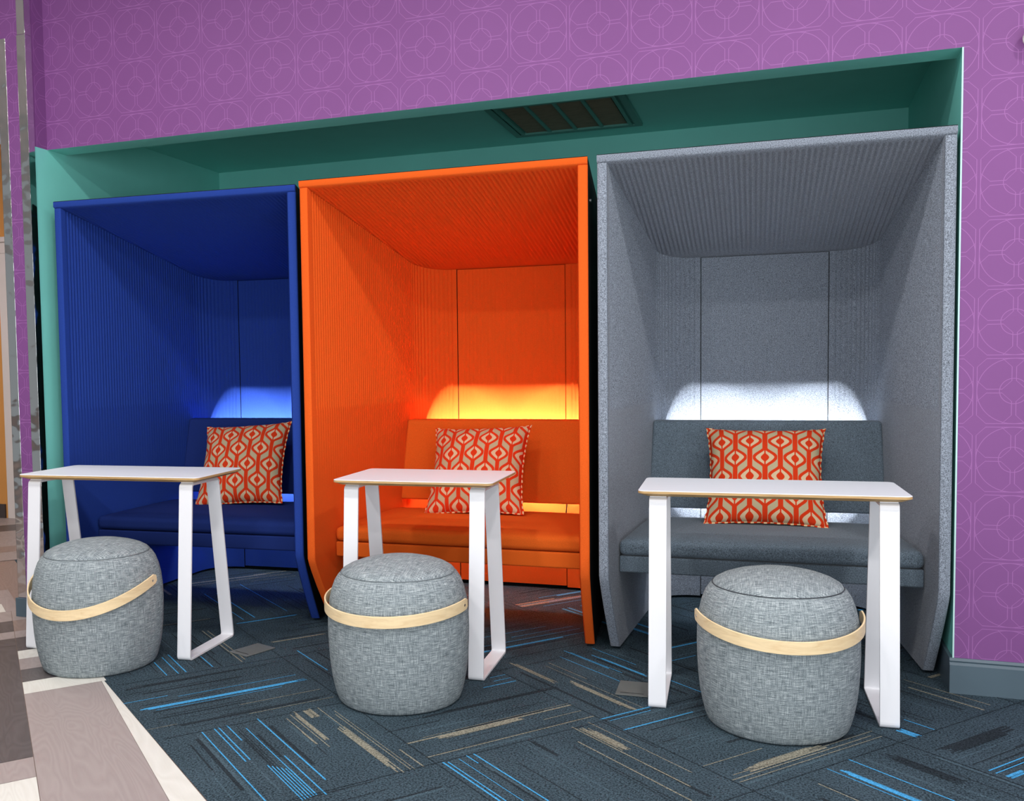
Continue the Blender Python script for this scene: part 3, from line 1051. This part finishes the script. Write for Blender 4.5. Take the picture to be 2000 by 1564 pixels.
def booth(x, y, rz, felt_m, seat_m, label, led, ledcol):
    t = empty('seating_booth', (x, y, 0), rz)
    tag(t, label, 'booth', 'high-sided seating booths in the niche')
    side_panel(t, felt_m, 1)
    side_panel(t, felt_m, -1)
    back_panel(t, felt_m)
    roof_panel(t, felt_m)
    iw = lambda yy: HI - SL * yy - 0.003
    ya, yb = 0.165, 0.80
    def blk(z0, z1, ya, yb, ins=0.0):
        a, b_ = iw(ya) - ins, iw(yb) - ins
        return [(-a, ya, z0), (a, ya, z0), (b_, yb, z0), (-b_, yb, z0), (-a, ya, z1), (a, ya, z1), (b_, yb, z1), (-b_, yb, z1)]
    softbox('seat_cushion', blk(0.386, 0.448, ya, yb), seat_m, t, 0.022, 5, 0.016)
    softbox('seat_base', blk(0.318, 0.384, ya + 0.008, yb), seat_m, t, 0.008, 3)
    wb, wt = 0.503, 0.486
    z0, z1, yb0, yt0, th = 0.478, 0.874, 0.855, 0.935, 0.055
    softbox('backrest', [(-wb, yb0, z0), (wb, yb0, z0), (wb, yb0 + th, z0 + 0.01), (-wb, yb0 + th, z0 + 0.01),
                         (-wt, yt0, z1), (wt, yt0, z1), (wt, yt0 + th, z1 + 0.004), (-wt, yt0 + th, z1 + 0.004)], seat_m, t, 0.014, 4)
    # strut that carries the backrest and its lamp housing
    b = B()
    b.box((-0.36, 0.965, 0.655), (0.36, 0.985, 0.745))
    b.build('light_bar', ['black'], t, bevel=0.003)
    for sx in (-0.2, 0.2):
        b = B()
        b.box((sx * 1.9 - 0.02, 0.945, 0.55), (sx * 1.9 + 0.02, 0.968, 0.74))
        b.build('backrest_bracket', ['black'], t, bevel=0.002)
    for k in range(11):
        lx = -0.30 + 0.06 * k
        ld = bpy.data.lights.new('backrest_lamp', 'SPOT')
        ld.energy = led * 0.6 * (0.9 + 1.8 * (abs(lx) / 0.30) ** 2)
        ld.color = ledcol
        ld.spot_size = 2 * math.atan2(0.348, BD - 0.99)
        ld.spot_blend = 0.03
        ld.shadow_soft_size = 0.004
        lo = bpy.data.objects.new('backrest_lamp', ld)
        lo.location = (lx, 0.99, 0.70)
        lo.rotation_euler = (pi / 2, 0, 0)
        COL.objects.link(lo)
        lo.parent = t
    for lx in (-0.25, 0.0, 0.25):
        ld = bpy.data.lights.new('underseat_lamp', 'SPOT')
        ld.energy = led * 0.55
        ld.color = ledcol
        ld.spot_size = radians(120)
        ld.spot_blend = 0.5
        ld.shadow_soft_size = 0.01
        lo = bpy.data.objects.new('underseat_lamp', ld)
        lo.location = (lx, 0.975, 0.648)
        lo.rotation_euler = (radians(10), 0, 0)
        COL.objects.link(lo)
        lo.parent = t
    if felt_m == 'orange_felt':
        pts = [Vector((0.285 + 0.012 * sin(k * 0.5), 1.02 + 0.10 * min(1, k / 4), 0.66 - 0.045 * k)) for k in range(12)]
        sweep('power_cord', [(p, (1, 0, 0), (0, 1, 0)) for p in pts], [(0.0025 * cos(q * pi / 3), 0.0025 * sin(q * pi / 3)) for q in range(6)], 'black', t, closed=False)
    for sx in (-1, 1):
        b = B()
        xx = BW - SL * 0.09
        b.prism([(0.09 + 0.007 * cos(k * pi / 6), 1.765 + 0.007 * sin(k * pi / 6)) for k in range(12)], 0, sx * (xx + 0.0002), sx * (xx + 0.006))
        b.build('bolt', ['screw'], t)
    return t


booth(-1.804, -0.0253, 0.0634, 'blue_felt', 'blue_seat', 'tall deep blue felt booth with ribbed walls and a matching bench', 6.0, (0.9, 0.95, 1))
booth(-0.5592, -0.0385, 0.0149, 'orange_felt', 'orange_seat', 'tall bright orange felt booth with ribbed walls and an orange bench, between the other two', 7.0, (1, 0.96, 0.95))
booth(0.6726, -0.0211, 0.0248, 'grey_felt', 'grey_seat', 'tall light grey felt booth with ribbed ceiling and a charcoal bench, next to the baseboard', 5.5, (0.95, 0.97, 1))


# ------------------------------------------------------------------ side tables
def table(x, y, rz, a, b_, label, sb=0.2208, sr=0.139):
    t = empty('laptop_table', (x, y, 0), rz)
    tag(t, label, 'table', 'white sled-leg tables in front of the booths')
    H = 0.72
    ha, hb = a / 2, b_ / 2
    def outline(ins, r):
        pts = []
        for cx_, cy_, a0 in ((ha - ins - r, hb - ins - r, 0), (-ha + ins + r, hb - ins - r, 90), (-ha + ins + r, -hb + ins + r, 180), (ha - ins - r, -hb + ins + r, 270)):
            for k in range(7):
                q = radians(a0 + 15 * k)
                pts.append((cx_ + r * cos(q), cy_ + r * sin(q)))
        return pts
    levels = [(0.0022, 0.024, H), (0.0004, 0.026, H - 0.001), (0.0, 0.026, H - 0.0022), (0.0, 0.026, H - 0.010), (0.026, 0.014, H - 0.021)]
    vs, fs, fm = [], [], []
    for ins, r, z in levels:
        vs += [(px, py, z) for px, py in outline(ins, r)]
    n = 28
    fs.append(tuple(range(n)))
    fm.append(0)
    for k in range(len(levels) - 1):
        for i in range(n):
            j = (i + 1) % n
            fs.append((k * n + i, (k + 1) * n + i, (k + 1) * n + j, k * n + j))
            fm.append(0 if k < 2 else 1)
    fs.append(tuple((len(levels) - 1) * n + i for i in range(n - 1, -1, -1)))
    fm.append(1)
    mk('tabletop', vs, fs, ['laminate', 'ply'], t, fm)
    e = ha - 0.036
    for sx in (-1, 1):
        xc = sx * (e - 0.0285)
        # closed flat-bar loop in the y-z plane
        corners = [(-sb, 0.0045), (sr, 0.0045), (0.045, H - 0.030), (-0.168, H - 0.030)]
        path = []
        R = 0.014
        m = len(corners)
        for i in range(m):
            p = Vector(corners[i])
            d1 = (Vector(corners[i - 1]) - p).normalized()
            d2 = (Vector(corners[(i + 1) % m]) - p).normalized()
            for k in range(6):
                q = k / 5
                pt = p + d1 * R * (1 - q) ** 2 + d2 * R * q ** 2
                path.append(pt)
        full = []
        for i, p in enumerate(path):
            tan = (path[(i + 1) % len(path)] - path[i - 1]).normalized()
            nrm = Vector((tan.y, -tan.x))
            full.append(((xc, p.x, p.y), (1, 0, 0), (0, nrm.x, nrm.y)))
        hw_, ht = 0.0285, 0.0045
        sect = [(-hw_ + 0.001, -ht), (hw_ - 0.001, -ht), (hw_, -ht + 0.001), (hw_, ht - 0.001), (hw_ - 0.001, ht), (-hw_ + 0.001, ht), (-hw_, ht - 0.001), (-hw_, -ht + 0.001)]
        lg = sweep('sled_leg', full, sect, 'white_metal', t)
        b = B()
        b.box((xc - 0.027, -0.160, H - 0.0255), (xc + 0.027, 0.036, H - 0.0212))
        b.build('mounting_plate', ['white_metal'], lg, bevel=0.001)
    return t


table(-1.8447, -0.2887, 0.0711, 0.8316, 0.3893, 'wide white sled-leg table with plywood edge in front of the blue booth')
table(-0.5676, -0.1669, 0.046, 0.6216, 0.4149, 'short white sled-leg table in front of the orange booth')
table(0.6828, -0.2262, 0.0507, 0.8316, 0.3893, 'wide white sled-leg table with plywood edge in front of the grey booth')


# ------------------------------------------------------------------ upholstered stools with a bentwood handle
def stool(x, y, mid, zp, drop, seam, label):
    t = empty('pouf_stool', (x, y, 0), 0)
    tag(t, label, 'stool', 'grey drum stools with a bentwood handle')
    R, H = 0.2438, 0.490
    prof = [(0.0, 0.004), (0.80, 0.0), (0.845, 0.006), (0.872, 0.02), (0.90, 0.06), (0.93, 0.12), (0.96, 0.2), (0.982, 0.3), (0.993, 0.4), (1.0, 0.5),
            (0.996, 0.6), (0.975, 0.7), (0.94, 0.78), (0.895, 0.84), (0.845, 0.878), (0.80, 0.897)]
    rnd = random.Random(int(x * 100))
    ph = rnd.random() * 6
    wob = lambda a, z: 0.004 * sin(3 * a + ph + z * 4) + 0.003 * sin(5 * a + ph * 2)
    lathe('body', [(R * r, H * z) for r, z in prof], 'linen', t, 96, wob=wob)
    top = [(0.80, 0.8965), (0.797, 0.901), (0.78, 0.915), (0.70, 0.938), (0.58, 0.960), (0.42, 0.980), (0.25, 0.993), (0.1, 0.999), (0.0, 1.0)]
    lathe('top_panel', [(R * r, H * z) for r, z in top], 'linen', t, 96, uvtop=True, wob=wob)
    if True:
        sm = []
        for k in range(72):
            a = 2 * pi * k / 72
            rr = R * 0.803 * (1 + wob(a, 0.44))
            p = (rr * cos(a), rr * sin(a), H * 0.899)
            sm.append((p, (cos(a), sin(a), 0), (0, 0, 1)))
        sweep('seam', sm, [(0.0016 * cos(k * pi / 3), 0.0016 * sin(k * pi / 3)) for k in range(6)], paint('seam_thread', srgb(62, 66, 72) if seam else srgb(112, 120, 124)), t)
    # handle: half hoop hinged at both sides, lying around the front
    cxd, cyd = CAM[0] - x, CAM[1] - y
    az = atan2(cyd, cxd) + radians(mid)
    f_ = Vector((cos(az), sin(az), 0))
    a_ = Vector((-sin(az), cos(az), 0))
    Rh = R + 0.0075
    Rf_ = R + 0.016
    n = 60
    path = []
    for k in range(n + 1):
        p = pi * k / n
        c = Vector((0, 0, zp)) + a_ * (Rh * cos(p)) + f_ * (Rf_ * sin(p)) - Vector((0, 0, drop * sin(p) ** 1.2))
        path.append(c)
    full = []
    for k, c in enumerate(path):
        tan = (path[min(k + 1, n)] - path[max(k - 1, 0)]).normalized()
        rad = Vector((c.x, c.y, 0)).normalized()
        up = rad.cross(tan)
        if up.z < 0:
            up = -up
        up.normalize()
        wdt = 0.0195
        if k in (0, n):
            wdt = 0.012
        full.append((c, rad, up * (wdt / 0.0195)))
    w, h = 0.0028, 0.0195
    sect = [(-w, -h + 0.001), (-w + 0.001, -h), (w - 0.001, -h), (w, -h + 0.001), (w, h - 0.001), (w - 0.001, h), (-w + 0.001, h), (-w, h - 0.001)]
    hn = sweep('handle', full, sect, 'ash', t, closed=False)
    for k in (2, n - 2):
        c, rad, up = full[k]
        c = Vector(c) + rad * 0.0029
        b = B()
        u2 = rad.cross(up).normalized()
        pts = [c + up.normalized() * (0.0042 * cos(q * pi / 6)) + u2 * (0.0042 * sin(q * pi / 6)) for q in range(12)]
        b.poly(pts)
        b.poly([p + rad * 0.0012 for p in pts][::-1])
        for q in range(12):
            b.poly([pts[q], pts[(q + 1) % 12], pts[(q + 1) % 12] + rad * 0.0012, pts[q] + rad * 0.0012])
        b.build('screw', ['screw'], hn)
    return t


stool(-1.7859, -0.5963, -33, 0.345, 0.095, False, 'grey woven drum stool standing on the edge of the wood planks')
stool(-0.5179, -0.5994, -24, 0.345, 0.022, False, 'grey woven drum stool in front of the orange booth')
stool(0.7149, -0.4665, 13, 0.345, 0.035, True, 'grey woven drum stool with stitched top seam in front of the grey booth')


# ------------------------------------------------------------------ throw pillows
def pillow(parent_loc, rz_booth, lx, ly, lz, w, h, yaw, lean, roll, sink, label, seed):
    c, s_ = cos(rz_booth), sin(rz_booth)
    px = parent_loc[0] + c * lx - s_ * ly
    py = parent_loc[1] + s_ * lx + c * ly
    t = empty('throw_pillow', (px, py, lz))
    t.rotation_mode = 'XYZ'
    mt = Matrix.Translation((px, py, lz)) @ Matrix.Rotation(rz_booth + yaw, 4, 'Z') @ Matrix.Rotation(-lean, 4, 'X') @ Matrix.Rotation(roll, 4, 'Y')
    t.matrix_world = mt
    tag(t, label, 'pillow', 'red and cream ogee print throw pillows')
    N = 40
    rnd = random.Random(seed)
    ph = [rnd.random() * 6 for _ in range(6)]
    def edge(u, v):
        # u, v in -1..1 -> concave-sided square with pointed ears
        cx_ = 1 - 0.10 * (1 - v * v) ** 0.8 * abs(u) ** 2
        cy_ = 1 - 0.07 * (1 - u * u) ** 0.8 * abs(v) ** 2
        return u * cx_ * w / 2, v * cy_ * h / 2
    def thick(u, v):
        b_ = max(0.0, 1 - u * u) ** 0.5 * max(0.0, 1 - v * v) ** 0.5
        return 0.095 * b_ ** 0.9
    vs, fs, uv = [], [], []
    for side in (-1, 1):
        for j in range(N + 1):
            for i in range(N + 1):
                u, v = -1 + 2 * i / N, -1 + 2 * j / N
                # concentrate toward the edges
                u2, v2 = sin(u * pi / 2), sin(v * pi / 2)
                X, Z = edge(u2, v2)
                th = thick(u2, v2)
                wr = 0.004 * sin(u2 * 9 + ph[0] + v2 * 3) * sin(v2 * 7 + ph[1]) * (1 - u2 ** 4) * (1 - v2 ** 4)
                pul = 0.006 * sin(atan2(v2, u2) * 11 + ph[2]) * (abs(u2) ** 3 + abs(v2) ** 3) / 2 * (1 - u2 ** 6) * (1 - v2 ** 6)
                vs.append((X, side * (th + wr + pul), Z + h / 2))
                uv.append(((u2 + 1) / 2, (v2 + 1) / 2))
    n = N + 1
    for sidx in (0, 1):
        o_ = sidx * n * n
        for j in range(N):
            for i in range(N):
                f_ = (o_ + j * n + i, o_ + j * n + i + 1, o_ + (j + 1) * n + i + 1, o_ + (j + 1) * n + i)
                fs.append(f_ if sidx == 0 else f_[::-1])
    o = mk('cover', vs, fs, 'ogee', t, smooth=True, uvs=uv)
    bm = bmesh.new()
    bm.from_mesh(o.data)
    bmesh.ops.remove_doubles(bm, verts=bm.verts, dist=0.0003)
    bmesh.ops.recalc_face_normals(bm, faces=bm.faces)
    bm.to_mesh(o.data)
    bm.free()
    # twisted cord around the seam
    ring_ = []
    M_ = 28
    for (a0, b0), (a1, b1) in (((-1, -1), (1, -1)), ((1, -1), (1, 1)), ((1, 1), (-1, 1)), ((-1, 1), (-1, -1))):
        for k in range(M_):
            q = k / M_
            X, Z = edge(a0 + (a1 - a0) * q, b0 + (b1 - b0) * q)
            ring_.append(Vector((X, 0, Z + h / 2)))
    full = []
    for k, p in enumerate(ring_):
        tan = (ring_[(k + 1) % len(ring_)] - ring_[k - 1]).normalized()
        s2 = tan.cross(Vector((0, 1, 0)))
        full.append((p + s2 * 0.002 * sin(k * 2.1), s2, (0, 1, 0)))
    sweep('cord_trim', full, [(0.0048 * cos(k * pi / 4), 0.0048 * sin(k * pi / 4)) for k in range(8)], 'braid', t, smooth=True)
    return t


BL = [((-1.804, -0.0253), 0.0634), ((-0.5592, -0.0385), 0.0149), ((0.6726, -0.0211), 0.0248)]
pillow(*BL[0], 0.008, 0.545, 0.462, 0.465, 0.455, 0.06, radians(31), radians(-4), 0, 'red and cream patterned throw pillow leaning on the blue bench', 1)
pillow(*BL[1], -0.030, 0.555, 0.462, 0.472, 0.45, -0.02, radians(31), radians(-2.5), 0, 'red and cream patterned throw pillow leaning on the orange bench', 2)
pillow(*BL[2], 0.004, 0.550, 0.462, 0.486, 0.45, 0.0, radians(31), radians(0), 0, 'red and cream patterned throw pillow leaning on the charcoal bench', 3)
